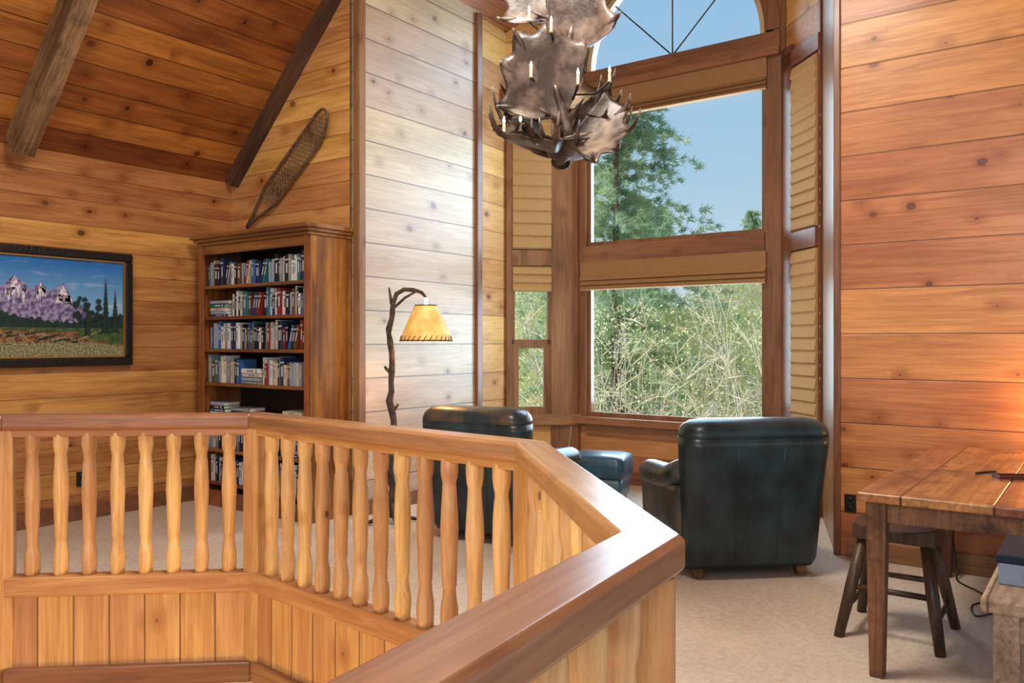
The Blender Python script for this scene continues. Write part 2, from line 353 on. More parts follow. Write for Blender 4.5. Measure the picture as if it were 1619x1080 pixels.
for (r0,r1,y0,y1,mi) in((.95,1.09,-.06,.0,0),(.895,.955,-.015,.07,2)):
    vs=[];fs=[];n=32
    for i in range(n+1):
        a=math.pi*i/n
        for r,y in((r0,y0),(r1,y0),(r1,y1),(r0,y1)): vs.append((1.05+r*math.cos(a),y,4.27+r*math.sin(a)))
    for i in range(n):
        for k in range(4): fs.append((i*4+k,i*4+(k+1)%4,(i+1)*4+(k+1)%4,(i+1)*4+k))
    mb.add(vs,fs,mi)
for a in(45,90,135):
    ra_=math.radians(a); mb.tube([(1.05,.04,4.27),(1.05+.92*math.cos(ra_),.04,4.27+.92*math.sin(ra_))],.008,6,3)
w1=struct(mb.obj('window_1',[M['trim'],M['trimx'],plain('pale_arch_lining',(.62,.50,.30),.5),M['iron']],loc=A,rot=(0,0,ang)))
gp=MB(); gp.add([(.1,.05,.67),(2.0,.05,.67),(2.0,.05,4.04),(.1,.05,4.04)],[(0,1,2,3)])
gp.add([(p[0],.05,p[1]) for p in arch],[tuple(range(len(arch)))])
o=gp.obj('glass_pane',M['glass'],parent=w1)
for nm,a,b,d0,d1,LL in(('window_2',B1,M1,lo,hi,LF),('window_3',M2,B2,ra,rb_,RF)):
    hd=[(-.05,LL,3.86,4.06,-.06,.10,1)] if nm=='window_2' else [(.0,LL,3.86,4.00,-.02,.04,1)]
    ps=[(0,d0,.0,4.06,-.02,.04,0),(d1,LL+.005,.0,4.7,-.012,.024,0),(d0,d1,2.24,2.40,-.025,.05,0),(.02,LL,.58,.69,-.04,.08,1)]+hd
    ps+=frame4(d0,d1,.69,2.24,.035,.03,.06)+frame4(d0,d1,2.40,3.85,.035,.03,.06)+[(d0,d1,1.42,1.47,.03,.06,0)]+frame4(d0+.035,d1-.035,.725,1.42,.04,.02,.04)
    mb,ang,A=window_unit(a,b,ps)
    w=struct(mb.obj(nm,[M['trim'],M['trimx']],loc=A,rot=(0,0,ang)))
    gp=MB(); gp.add([(d0,.05,.69),(d1,.05,.69),(d1,.05,3.85),(d0,.05,3.85)],[(0,1,2,3)]); gp.obj('glass_pane',M['glass'],parent=w)
def roman(A,B,d0,d1,z0,z1,folds,mat,label,depth=.05,off=-.045,flat=0.0):
    A=Vector(A);B=Vector(B); ang=math.atan2(B.y-A.y,B.x-A.x); c=A+(B-A).normalized()*((d0+d1)/2); n=Vector((-math.sin(ang),math.cos(ang)))
    c=c+n*off; w=(d1-d0)/2; mb=MB(); vs=[];fs=[]; N=folds*8
    H_=z1-z0
    for i in range(N+1):
        t=i/N; ph=(t*folds)%1
        y=-.006-depth*(ph**.8 if ph>0 else 0)
        z=H_*(1-flat)*(1-t)
        vs+=[(-w,y,z),(w,y,z)]
    if flat:
        vs=[(-w,-.008,H_),(w,-.008,H_)]+vs; N+=1
    o=len(vs); zs=[vs[2*i][2] for i in range(N+1)]
    vs+=[(-w,.012,z) for z in zs]; o2=len(vs); vs+=[(w,.012,z) for z in zs]
    for i in range(N): fs.append((2*i,2*i+2,2*i+3,2*i+1)); fs.append((2*i,o+i,o+i+1,2*i+2)); fs.append((2*i+1,2*i+3,o2+i+1,o2+i))
    fs.append((2*N,o+N,o2+N,2*N+1))
    fs+=[(o+i,o2+i,o2+i+1,o+i+1) for i in range(N)]
    mb.add(vs,fs,0,False)
    return tag(mb.obj('roman_shade',mat,loc=(c.x,c.y,z0),rot=(0,0,ang)),label,'window shade')
roman(M1,M2,.07,2.02,1.98,2.27,3,M['fab'],'tan linen roman shade folded up under window crossrail',.03,-.08,.5)
roman(M1,M2,.07,2.02,3.74,4.03,3,M['fab'],'tan linen roman shade folded up under arched window beam',.035,-.06,.6)
roman(B1,M1,lo+.005,hi-.005,2.41,3.84,11,M['fabl'],'tan pleated roman shade lowered over narrow bay window',.022,-.03)
roman(B1,M1,lo+.005,hi-.005,1.97,2.23,3,M['fabl'],'tan roman shade gathered over narrow lower bay window',.03,-.03)
roman(M2,B2,ra+.005,rb_-.005,2.41,3.84,14,M['fabl'],'tan pleated roman shade lowered over slim bay window',.022,-.03)
roman(M2,B2,ra+.005,rb_-.005,.72,2.23,14,M['fabl'],'tan pleated roman shade lowered over slim lower bay window',.022,-.03)
# ---------------------------------------------------------------- railing
rl=root('stair_railing',(P[3][0],P[3][1],0),0,'angled pine stair railing with turned balusters and broad brown handrail','railing')
base=Vector((P[3][0],P[3][1],0))
def seg(i,sec,name,mat,bev=.008):
    a,b=Vector(P[i]),Vector(P[i+1]); d=(b-a).normalized(); L=(b-a).length
    def mit(dd): 
        if dd is None: return 0
        return math.tan(math.atan2(d.x*dd.y-d.y*dd.x,d.x*dd.x+d.y*dd.y)/2)
    ta=mit((a-Vector(P[i-1])).normalized() if i>0 else None); tb=mit((Vector(P[i+2])-b).normalized() if i+2<len(P) else None)
    K=len(sec)
    vs=[(-off*ta,off,z) for off,z in sec]+[(L-off*tb,off,z) for off,z in sec]
    fs=[(k,(k+1)%K,K+(k+1)%K,K+k) for k in range(K)]+[tuple(range(K-1,-1,-1)),tuple(range(K,2*K))]
    return MB().add(vs,fs).obj(name,mat,parent=rl,loc=(a.x-base.x,a.y-base.y,0),rot=(0,0,math.atan2(d.y,d.x)),bevel=bev)
def rs(w,z0,z1): return [(-w/2,z0),(w/2,z0),(w/2,z1),(-w/2,z1)]
ZT=1.10
for i in range(5):
    seg(i,[(-.052,ZT-.070),(.052,ZT-.070),(.061,ZT-.058),(.061,ZT-.012),(.050,ZT),(-.050,ZT),(-.061,ZT-.012),(-.061,ZT-.058)],'handrail',M['rail'],.003)
    seg(i,rs(.085,.235,.33),'lower_rail',M['shoe'])
    seg(i,rs(.045,-.10,.235),'wainscot_panel',M['panel'],0)
    seg(i,rs(.10,-.20,-.10),'bottom_trim',M['trimx'])
    if i<3: seg(i,rs(.065,ZT-.105,ZT-.070),'upper_fillet',M['shoe'],.003)
balprof=[(.031,0),(.034,.03),(.0355,.07),(.033,.10),(.028,.13),(.0255,.15),(.0255,.165),(.0285,.18),(.0275,.195),(.0295,.25),(.033,.32),(.0345,.38),(.033,.45),(.029,.51),(.0265,.535),(.0265,.55),(.0315,.565),(.034,.60),(.033,.64),(.029,.665)]
BH=ZT-.072-.33
bms=[]
for k in range(3):
    rq=random.Random(k); bms.append(MB().lathe([(r*rq.uniform(.955,1.045),(z+rq.uniform(-.006,.006)*(0<z<.66))*BH/.665) for r,z in balprof],18).obj('baluster',M['bal'],parent=rl))
used=0; rq=random.Random(3)
for i in range(5):
    a,b=Vector(P[i]),Vector(P[i+1]); L=(b-a).length; d=(b-a)/L
    n=max(2,round(L/.133))
    for k in range(1,n):
        q=a+d*(L*k/n)
        if used<3: o=bms[used]
        else: o=rq.choice(bms).copy(); col.objects.link(o)
        used+=1; o.location=(q.x-base.x,q.y-base.y,.33); o.rotation_euler=(0,0,rq.uniform(0,6))
for i in range(1,5):
    a=Vector(P[i]); d=(Vector(P[i+1])-Vector(P[i-1])).normalized()
    MB().box((0,0,(ZT-.07-.2)/2),(.092,.092,ZT-.07+.2)).obj('newel_post',M['post'],parent=rl,loc=(a.x-base.x,a.y-base.y,0),rot=(0,0,math.atan2(d.y,d.x)),bevel=.006)
# ---------------------------------------------------------------- bookcase
bc=root('bookcase',(.9,0,0),0,'tall dark amber rustic wooden bookcase filled with books','bookcase')
hw=.755;dp=.43;TH=2.30
for sx in(-1,1): MB().box((sx*(hw-.0225),-dp/2-.005,TH/2),(.045,dp,TH)).obj('side_panel',M['case'],parent=bc,bevel=.004)
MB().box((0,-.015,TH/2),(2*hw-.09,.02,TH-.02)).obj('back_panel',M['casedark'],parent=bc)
mb=MB(); mb.box((0,-dp/2-.015,TH+.015),(2*hw+.02,dp+.03,.03)).box((0,-dp/2-.028,TH+.045),(2*hw+.05,dp+.055,.03)).box((0,-dp/2-.04,TH+.075),(2*hw+.09,dp+.08,.035)).box((0,-dp-.0,TH-.04),(2*hw-.09,.025,.08))
mb.obj('crown',M['casex'],parent=bc,bevel=.008)
mb=MB(); mb.box((-hw+.05,-dp-.012,1.18),(.07,.022,2.24)).box((hw-.04,-dp-.012,1.18),(.05,.022,2.24)).box((0,-dp-.012,.07),(2*hw,.03,.14)); mb.obj('face_frame',M['case'],parent=bc,bevel=.004)
sz=[.21,.50,.79,1.085,1.385,1.67,1.945]
for z in sz: MB().box((0,-dp/2-.01,z-.014),(2*hw-.092,dp-.02,.028)).obj('shelf',M['casex'],parent=bc,bevel=.003)
bcols=[('white',(.74,.74,.72)),('pale blue',(.30,.40,.54)),('navy blue',(.03,.05,.14)),('black',(.02,.02,.025)),('dark red',(.30,.03,.025)),('gray',(.28,.29,.31)),('cream',(.62,.54,.40)),('teal',(.04,.18,.20)),('brown',(.16,.07,.03)),('blue',(.05,.14,.36))]
wts=[7,3,5,8,3,5,4,2,3,3]
bkm=[]
for nm,c in bcols:
    m=plain('book_cover_'+nm.replace(' ','_'),c,.4); band=plain('book_band_'+nm.replace(' ','_'),tuple(min(1,.6-x*.55) for x in c),.4)
    mb=MB()
    mb.box((-.46,.5,.5),(.08,1,1)).box((.46,.5,.5),(.08,1,1)).box((0,.015,.5),(1,.03,1)).box((0,.5,.5),(.84,.93,.95),1)
    mb.box((0,-.003,.82),(.9,.01,.05),2).box((0,-.003,.5),(.35,.01,.36),2)
    ob=mb.obj('book',[m,M['page'],band]); bkm.append((nm,ob.data)); bpy.data.objects.remove(ob)
rb=random.Random(21)
def book(x,z,t,h,d,yf,ci,grp,rot=(0,0,0)):
    nm,me=bkm[ci]; o=bpy.data.objects.new('book',me); col.objects.link(o); o.location=(x,yf,z); o.scale=(t,d,h); o.rotation_euler=rot
    st_='lying flat in a stack' if abs(rot[1])>1 else ('leaning against its neighbour' if rot[1] else 'standing upright')
    tag(o,nm+' book '+st_+' on bookcase shelf','book',grp)
names=['bottom shelf','second shelf from the bottom','third shelf from the bottom','middle shelf','third shelf from the top','second shelf from the top','top shelf']
def flat(x,z,g,n,t0=.02,t1=.038):
    zz=z+.001
    for k in range(n):
        t=rb.uniform(t0,t1); ln=rb.uniform(.2,.27); book(x+rb.uniform(0,.02),zz+t/2,t,ln,.17,-dp+.03,rb.choices(range(10),wts)[0],g,(0,math.pi/2,0)); zz+=t+.001
    return .31
stk={5:[(0,5)],3:[(.42,4)],2:[(0,4),(.31,3),(1.0,3)],0:[(.6,5)],1:[(1.0,6)],6:[]}
for si,z in enumerate(sz):
    g='books on the '+names[si]; x0=.9-hw+.10
    x=x0; xe=.9+hw-.075; pend=list(stk.get(si,[]))
    while x<xe-.05:
        if pend and x-x0>=pend[0][0]:
            x+=flat(x,z,g,pend[0][1]); pend.pop(0); continue
        if si==2:
            if x-x0<1.0: x=x0+1.0; continue
            break
        t=rb.choice((.02,.026,.032,.038,.05)); h=rb.uniform(.165,.245); d=rb.uniform(.14,.2)
        if rb.random()<.09 and x-x0>.15 and x<xe-.25:
            th=.26; t=.03; h=.2; x+=.012
            for q in range(rb.choice((2,3))):
                book(x+t/2+.004,z+.006,t,h,d,-dp+.03,rb.choices(range(10),wts)[0],g,(0,th,0)); x+=t/math.cos(th)+.002
            x+=h*math.sin(th)+.004
            continue
        if x+t>xe: break
        book(x+t/2,z+.001,t,h,d,-dp+rb.uniform(.02,.05),rb.choices(range(10),wts)[0],g); x+=t+.0015
# ---------------------------------------------------------------- snowshoe
a=math.atan2(.86,1.08)
ss=root('snowshoe',(.87,-.045,2.95),0,'old wooden snowshoe with rawhide webbing mounted on plank wall','snowshoe')
ss.rotation_euler=(0,-a+.015,0)
def sw(u):
    if u<.3: return .006+.109*(u/.3)**1.25
    return .115*math.sqrt(max(0,1-((u-.62)/.385)**4))+.002 if u>.62 else .115
Ls=1.44
us=[0,.05,.1,.15,.2,.25,.3,.4,.5,.62,.72,.82,.9,.95,.985,1.0]
pts=[((u-.5)*Ls,-.05*max(0,(u-.75)/.25)**2,sw(u)) for u in us]; pts[-1]=(pts[-1][0],pts[-1][1],.02)
full=pts+[(p[0],p[1],-p[2]) for p in reversed(pts)]
MB().tube(full,.013,8,closed=True).obj('frame',M['snow'],parent=ss)
for u in(.36,.80): MB().box(((u-.5)*Ls,0,0),(.03,.014,2*sw(u))).obj('crossbar',M['snow'],parent=ss)
mb=MB()
for sgn in(1,-1):
    for k in range(-4,34):
        u0=k*.03; seg_=[]
        for j in range(9):
            zz=-.115+.23*j/8; u=u0+ (zz*sgn+.115)*.42
            if .22<u<.97 and abs(zz)<sw(u): seg_.append(((u-.5)*Ls,-.05*max(0,(u-.75)/.25)**2,zz))
        if len(seg_)>1: mb.tube(seg_,.0045,4)
mb.obj('webbing',M['raw'],parent=ss)
# ---------------------------------------------------------------- painting
pw,ph=1.42,.94
pt=root('framed_painting',(.035,-1.01-pw/2,1.25+ph/2),math.pi/2,'framed landscape painting of snowy mountains in black frame','painting')
fw=.07; mb=MB()
mb.box((0,0,ph/2-fw/2),(pw,.06,fw)).box((0,0,-ph/2+fw/2),(pw,.06,fw)).box((-pw/2+fw/2,0,0),(fw,.06,ph-2*fw)).box((pw/2-fw/2,0,0),(fw,.06,ph-2*fw))
mb.obj('frame',M['frame'],parent=pt,bevel=.014,seg=3)
iw,ih=pw-2*fw,ph-2*fw; mb=MB(); g=.012
mb.box((0,-.008,ih/2-g/2),(iw,.03,g)).box((0,-.008,-ih/2+g/2),(iw,.03,g)).box((-iw/2+g/2,-.008,0),(g,.03,ih-2*g)).box((iw/2-g/2,-.008,0),(g,.03,ih-2*g)); mb.obj('gold_lip',M['gold'],parent=pt)
iw-=2*g;ih-=2*g
def skyp():
    t=NT('painted_sky'); tc=t.n('ShaderNodeTexCoord'); sp=t.n('ShaderNodeSeparateXYZ'); t.put(sp.inputs[0],tc.outputs['Object'])
    v=t.n('ShaderNodeMapping'); t.put(v.inputs[0],tc.outputs['Object']); v.inputs['Scale'].default_value=(2,2,9); n=t.noise(v.outputs[0],1.5,4)
    c=t.mix(t.rng(sp.outputs[2],0.0,.35,0.0,1.0),(.22,.45,.70),(.02,.17,.50)); c=t.mix(t.rng(n,.55,.75,0.0,.6),c,(.55,.65,.75)); t.P(Base_Color=c,Roughness=.5); return t.m
pm=[skyp(),plain('painted_rock',(.09,.07,.20),.5,noise=.9,nscale=30,c2=(.38,.33,.50),lo=.4,hi=.6),plain('painted_snow',(.80,.73,.76),.5,noise=.6,nscale=34,c2=(.30,.26,.46),lo=.4,hi=.55),plain('painted_forest',(.012,.05,.04),.5,noise=.8,nscale=40,c2=(.01,.02,.02)),plain('painted_meadow',(.10,.16,.05),.5,noise=.8,nscale=18,c2=(.03,.06,.02)),plain('painted_logs',(.42,.20,.09),.5,noise=.8,nscale=40,c2=(.10,.04,.02)),plain('painted_brush',(.42,.37,.22),.5,noise=.8,nscale=70,c2=(.07,.09,.03))]
mb=MB(); lay=[0]
def poly(pts,mi):
    y=-.003-.0003*lay[0]; lay[0]+=1
    mb.add([(p[0],y,p[1]) for p in pts],[tuple(range(len(pts)))],mi)
def cl(x,z): return (max(-iw/2,min(iw/2,x)),max(-ih/2,min(ih/2,z)))
poly([(-iw/2,-ih/2),(iw/2,-ih/2),(iw/2,ih/2),(-iw/2,ih/2)],0)
def ridge(keys,base_,mi,jit,rs_=3,ns=6):
    r=random.Random(rs_); top=[]
    for (x0,z0),(x1,z1) in zip(keys,keys[1:]):
        for j in range(ns): t=j/ns; top.append(cl(x0+(x1-x0)*t,z0+(z1-z0)*t+r.uniform(-jit,jit)))
    top.append(cl(*keys[-1])); poly([(top[0][0],base_)]+top+[(top[-1][0],base_)],mi)
ridge([(-iw/2,.05),(-.5,.17),(-.38,.08),(-.22,.24),(-.1,.13),(-.03,.20),(.04,.12),(.14,.19),(.22,.06),(.32,.0),(.42,-.06)],-.12,1,.010,3,8)
for (cx,cz,w,h,s) in((-.22,.235,.13,.20,1),(-.5,.165,.1,.15,2),(-.03,.195,.06,.14,3),(.14,.185,.09,.16,4)):
    r=random.Random(s); q=[(cx,cz)]
    for j in range(1,5): q.append(cl(cx+w*j/4*r.uniform(.75,1.0),cz-h*j/4))
    for j in range(10,-1,-1): q.append(cl(cx-w*.6+(w*1.4)*(j/10),cz-h*r.uniform(.45,.7) if j%2 else cz-h*r.uniform(.85,1.15)))
    for j in range(3,0,-1): q.append(cl(cx-w*.55*j/4*r.uniform(.7,1.0),cz-h*j/4*.8))
    poly(q,2)
ridge([(-iw/2,.02),(-.4,-.02),(-.2,-.07),(.1,-.11),(.3,-.10),(iw/2,-.05)],-.22,3,.020,9,14)
poly([(-iw/2,-ih/2),(iw/2,-ih/2),(iw/2,-.16),(-iw/2,-.16)],4)
ridge([(-iw/2,-.20),(-.3,-.18),(0,-.19),(.2,-.21),(.35,-.26),(iw/2,-.30)],-.33,5,.014,15,10)
for k in range(26):
    r=random.Random(k); x=-.58+k*.037; z=-.20-r.random()*.07; a_=r.uniform(-.5,.5); l=r.uniform(.05,.11);t=.009
    poly([cl(x-l*math.cos(a_),z-l*math.sin(a_)),cl(x+l*math.cos(a_),z+l*math.sin(a_)),cl(x+l*math.cos(a_),z+l*math.sin(a_)+t),cl(x-l*math.cos(a_),z-l*math.sin(a_)+2*t)],(5,6,3)[k%3])
ridge([(-iw/2,-.29),(-.3,-.27),(0,-.28),(.3,-.27),(iw/2,-.31)],-ih/2,6,.014,5,16)
for cx,cz,w,h in((.48,-.2,.045,.46),(.56,-.2,.045,.36)):
    q=[(cx,cz+h)]
    for j in range(1,13): q+= [cl(cx+w*j/12,cz+h-h*j/12),cl(cx+w*j/12*.4,cz+h-h*j/12+.006)]
    for j in range(12,0,-1): q+= [cl(cx-w*j/12*.4,cz+h-h*j/12+.006),cl(cx-w*j/12,cz+h-h*j/12)]
    poly(q,3)
r=random.Random(8)
for k in range(22):
    cx,cz,rad=.32+r.uniform(-.10,.11),.0+r.uniform(-.10,.09),r.uniform(.015,.034)
    poly([cl(cx+rad*(1+.3*math.sin(j*3+k))*math.cos(j*.5236),cz+rad*.8*(1+.3*math.cos(j*2.3+k))*math.sin(j*.5236)) for j in range(12)],3)
poly([(.31,-.22),(.35,-.22),(.335,-.02),(.32,-.02)],3)
mb.obj('canvas',pm,parent=pt)
# ---------------------------------------------------------------- floor lamp
lx,ly=W(-.96,6.55)
fl=root('floor_lamp',(lx,ly,0),math.radians(36),'rustic twig floor lamp with glowing laced parchment shade','lamp')
r=random.Random(5); pts=[];rad=[]
for i in range(22):
    z=.05+1.62*i/21; pts.append((.014*math.sin(i*.9)+r.uniform(-.010,.010),r.uniform(-.009,.009),z)); rad.append(.033-.011*i/21+r.uniform(-.005,.006))
pts+=[(.01,0,1.75),(.04,0,1.83),(.10,0,1.865),(.18,0,1.86),(.24,0,1.84),(.275,0,1.80)]; rad+=[.019,.019,.018,.017,.014,.010]
mb=MB().tube(pts,rad,9)
mb.tube([(0,0,1.35),(-.035,0,1.55),(.02,.01,1.72),(.11,0,1.80),(.2,0,1.85)],[.013,.012,.012,.011,.009],7)
mb.tube([(0,0,1.75),(-.01,0,1.82),(-.02,0,1.88)],[.013,.011,.006],7)
for z,sd_ in((.9,1),(1.2,-1),(.6,-1)): mb.tube([(0,0,z),(sd_*.04,0,z+.03),(sd_*.055,.01,z+.05)],[.02,.014,.009],6)
mb.obj('pole',M['bark'],parent=fl)
mb=MB()
for k in range(4):
    an=k*math.pi/2+.4; c,s=math.cos(an),math.sin(an)
    mb.tube([(0,0,.22),(.05*c,.05*s,.10),(.14*c,.14*s,.035),(.22*c,.22*s,.016)],[.016,.02,.018,.012],8)
mb.obj('base',M['bark'],parent=fl)
mb=MB(); n=32; vs=[];fs=[]
for r_,z in((.205,1.46),(.198,1.49),(.152,1.60),(.104,1.705),(.088,1.735)):
    for i in range(n): a_=2*math.pi*i/n; vs.append((.275+r_*math.cos(a_),r_*math.sin(a_),z))
for j in range(4):
    for i in range(n): k=(i+1)%n; fs.append((j*n+i,j*n+k,(j+1)*n+k,(j+1)*n+i))
mb.add(vs,fs,0,True); mb.obj('lamp_shade',M['lshade'],parent=fl)
mb=MB()
for r_,z in((.205,1.458),(.087,1.737)): mb.tube([(.275+r_*math.cos(2*math.pi*i/24),r_*math.sin(2*math.pi*i/24),z) for i in range(24)],.005,6,closed=True)
for i in range(28):
    a0=2*math.pi*i/28;a1=a0+.12; mb.tube([(.275+.210*math.cos(a0),.210*math.sin(a0),1.452),(.275+.197*math.cos(a1),.197*math.sin(a1),1.495)],.0035,4)
mb.obj('shade_lacing',M['rawt'],parent=fl)
mb=MB().lathe([(.012,1.60),(.03,1.63),(.03,1.66),(.012,1.70),(.012,1.80)],10,M4=Matrix.Translation((.275,0,0))); mb.obj('bulb',M['bulb'],parent=fl)
# ---------------------------------------------------------------- armchairs
def armchair(X,Y,face,label,arml,armr,topm,ws=1.0):
    x,y=W(X,Y); o=root('armchair',(x,y,0),face,label,'armchair')
    o.scale=(ws,1,1)
    L_=M['leather']
    mb=MB()
    mb.loft([(.07,0,-.36,.80,.14,.05),(.12,0,-.37,.83,.20,.07),(.30,0,-.38,.85,.23,.08),(.50,0,-.395,.87,.25,.085),(.70,0,-.42,.90,.26,.095),(.82,0,-.435,.92,.27,.105),(.872,0,-.437,.925,.272,.11)],8)
    mb.obj('backrest',L_,parent=o)
    mb=MB()
    mb.loft([(.868,0,-.437,.915,.262,.105),(.878,0,-.437,.926,.276,.115),(.90,0,-.436,.925,.278,.12),(.93,0,-.434,.905,.265,.12),(.952,0,-.430,.865,.235,.11),(.970,0,-.426,.80,.18,.08),(.982,0,-.424,.68,.10,.05)],8)
    mb.obj('top_roll',topm,parent=o)
    mb=MB()
    mb.loft([(.46,0,-.22,.56,.14,.06),(.52,0,-.20,.60,.2,.09),(.68,0,-.215,.62,.2,.09),(.72,0,-.24,.59,.16,.08),(.76,0,-.24,.62,.2,.09),(.90,0,-.27,.60,.2,.09),(.955,0,-.29,.5,.14,.06)])
    mb.obj('back_cushion',topm,parent=o)
    mb=MB()
    for i in range(45):
        t=i/44; xx=-.40+.80*t; mb.lathe([(.0,.0),(.0038,.001),(.003,.0025),(.0,.003)],6,M4=Matrix.Translation((xx,-.5725,.850-.012*(1-(2*t-1)**2)))@Matrix.Rotation(math.pi/2,4,'X'))
    mb.obj('nailhead_trim',M['brass'],parent=o)
    mb=MB()
    for xx in(-.13,.13): mb.tube([(xx,-.4705,.13),(xx*1.02,-.4965,.3),(xx*1.04,-.5215,.5),(xx*1.08,-.5515,.7),(xx*1.1,-.5705,.82)],.003,5)
    mb.obj('seam',L_,parent=o)
    for sx,am in((-1,arml),(1,armr)):
        mb=MB()
        mb.loft([(.07,sx*.38,.03,.13,.74,.05),(.3,sx*.385,.03,.16,.78,.07),(.5,sx*.39,.03,.16,.80,.07),(.56,sx*.395,.03,.14,.78,.06)])
        pr=[];rr=[]
        for i in range(15):
            t=i/14; yy=-.36+.82*t; pr.append((sx*(.405),yy,.585-.05*t+.16*max(0,.4-t)**1.5*2)); rr.append(.088*(min(1,.72+.28*math.sin(math.pi*min(t,1-t)*3.2)) if min(t,1-t)<.16 else 1))
        mb.tube(pr,rr,18,0)
        mb.obj('armrest',am,parent=o)
    mb=MB(); mb.loft([(.07,0,0.05,.68,.66,.05),(.32,0,.07,.70,.72,.05)]); mb.obj('seat_base',L_,parent=o)
    mb=MB(); mb.loft([(.32,0,.13,.58,.60,.06),(.35,0,.13,.62,.66,.08),(.42,0,.13,.64,.68,.09),(.46,0,.13,.60,.64,.09),(.475,0,.13,.5,.5,.09)]); mb.obj('seat_cushion',L_,parent=o)
    for sx in(-1,1):
        for yy in(-.37,.33):
            MB().box((sx*.33,yy,.035),(.07,.07,.07),ta=(.7,.7)).obj('foot',M['deskleg'],parent=o,bevel=.005)
    return o
armchair(1.42,5.45,math.radians(36+7),'blue-green leather recliner armchair with nailhead trim and worn arm',M['leather3'],M['leather'],M['leather'],1.0)
armchair(-.05,6.3,math.radians(36-28),'dark leather armchair with worn brown rolled top beside twig lamp',M['leather'],M['leather'],M['leather2'],.92)
ox,oy=W(.78,7.35)
ot=root('ottoman',(ox,oy,0),math.radians(36-20),'blue leather ottoman with boxy padded top','ottoman')
mb=MB(); mb.loft([(.09,0,0,.48,.42,.04),(.26,0,0,.50,.44,.04)]); mb.obj('base',M['leatherb'],parent=ot)
mb=MB(); mb.loft([(.26,0,0,.51,.45,.05),(.28,0,0,.54,.48,.07),(.41,0,0,.54,.48,.07),(.44,0,0,.51,.45,.07),(.455,0,0,.42,.36,.07)]); mb.obj('cushion',M['leatherb'],parent=ot)
for sx in(-1,1):
    for sy in(-1,1): MB().lathe([(.015,0),(.025,.04),(.022,.095)],10).obj('foot',M['deskleg'],parent=ot,loc=(sx*.19,sy*.15,0))
# ---------------------------------------------------------------- big table
tx0,tx1,ty0,ty1=5.90,6.93,-1.03,.98; tz=.80
tb=root('dining_table',((tx0+tx1)/2,(ty0+ty1)/2,0),0,'long rustic wooden table with worn distressed plank top','table')
cx,cy=(tx1-tx0)/2,(ty1-ty0)/2
MB().box((0,0,tz-.02),(2*cx,2*cy,.04)).obj('tabletop',M['desk'],parent=tb,bevel=.007,seg=3)
mb=MB()
mb.box((0,-cy+.07,tz-.085),(2*cx-.14,.03,.085)).box((0,cy-.07,tz-.085),(2*cx-.14,.03,.085)).box((-cx+.07,0,tz-.085),(.03,2*cy-.14,.085)).box((cx-.07,0,tz-.085),(.03,2*cy-.14,.085)); mb.obj('apron',M['deskleg'],parent=tb,bevel=.004)
for sx in(-1,1):
    for sy in(-1,1): MB().box((0,0,(tz-.04)/2),(.084,.084,tz-.04),ta=(.70,.70)).obj('leg',M['deskleg'],parent=tb,loc=(sx*(cx-.07),sy*(cy-.07),0),bevel=.006)
# stool
st=root('stool',(5.93,-.33,0),0,'dark wooden stool with thick saddle seat and splayed legs','stool')
mb=MB(); vs=[];fs=[];nx=10;ny=8
for k in(0,1):
    for i in range(nx+1):
        for j in range(ny+1):
            u=-1+2*i/nx;v_=-1+2*j/ny; px=.20*u*(1-.08*v_*v_); py=.145*v_*(1-.08*u*u); z=.53+.022*u*u if k else .475-.006*abs(u)
            vs.append((px,py,z))
q=(nx+1)*(ny+1)
for i in range(nx):
    for j in range(ny):
        a_=i*(ny+1)+j; fs.append((q+a_,q+a_+ny+1,q+a_+ny+2,q+a_+1)); fs.append((a_+1,a_+ny+2,a_+ny+1,a_))
for i in range(nx): 
    a_=i*(ny+1); b_=a_+ny; fs.append((a_,a_+ny+1,q+a_+ny+1,q+a_)); fs.append((b_+ny+1,b_,q+b_,q+b_+ny+1))
for j in range(ny):
    a_=j;b_=nx*(ny+1)+j; fs.append((a_+1,a_,q+a_,q+a_+1)); fs.append((b_,b_+1,q+b_+1,q+b_))
mb.add(vs,fs); mb.obj('seat',M['stool'],parent=st,bevel=.006)
def lp(sx,sy,z): t=1-z/.48; return (sx*(.14+.085*t),sy*(.09+.14*t),z)
for sx in(-1,1):
    for sy in(-1,1): MB().tube([lp(sx,sy,.0),lp(sx,sy,.25),lp(sx,sy,.485)],[.024,.030,.026],8).obj('leg',M['stool'],parent=st)
for sx in(-1,1): MB().tube([lp(sx,-1,.14),lp(sx,1,.14)],.015,8).obj('rung',M['stool'],parent=st)
for sy in(-1,1): MB().tube([lp(-1,sy,.24),lp(1,sy,.24)],.015,8).obj('rung',M['stool'],parent=st)
# side table with printer
sd=root('side_table',(6.79,-1.68,0),0,'small weathered rough-edged wooden side table','table')
MB().box((0,0,.665),(.64,.58,.045)).obj('tabletop',M['rough'],parent=sd,bevel=.01)
mb=MB(); mb.box((0,-.23,.60),(.50,.03,.09)).box((0,.23,.60),(.50,.03,.09)).box((-.26,0,.60),(.03,.46,.09)).box((.26,0,.60),(.03,.46,.09)); mb.obj('apron',M['rough'],parent=sd,bevel=.004)
for sx in(-1,1):
    for sy in(-1,1): MB().box((sx*.255,sy*.225,.321),(.07,.07,.642)).obj('leg',M['rough'],parent=sd,bevel=.008)
pr=root('printer',(6.71,-1.63,.688),0,'flat dark printer with blue-gray sides on side table','printer')
MB().box((0,0,.034),(.42,.32,.068)).obj('body',M['gray'],parent=pr,bevel=.005)
MB().box((0,0,.082),(.43,.33,.026)).obj('lid',M['blue'],parent=pr,bevel=.005)
MB().box((0,-.163,.034),(.28,.012,.02)).obj('paper_slot',M['black'],parent=pr,bevel=.002)
MB().box((-.212,0,.034),(.006,.20,.016)).obj('side_slot',M['blue'],parent=pr)
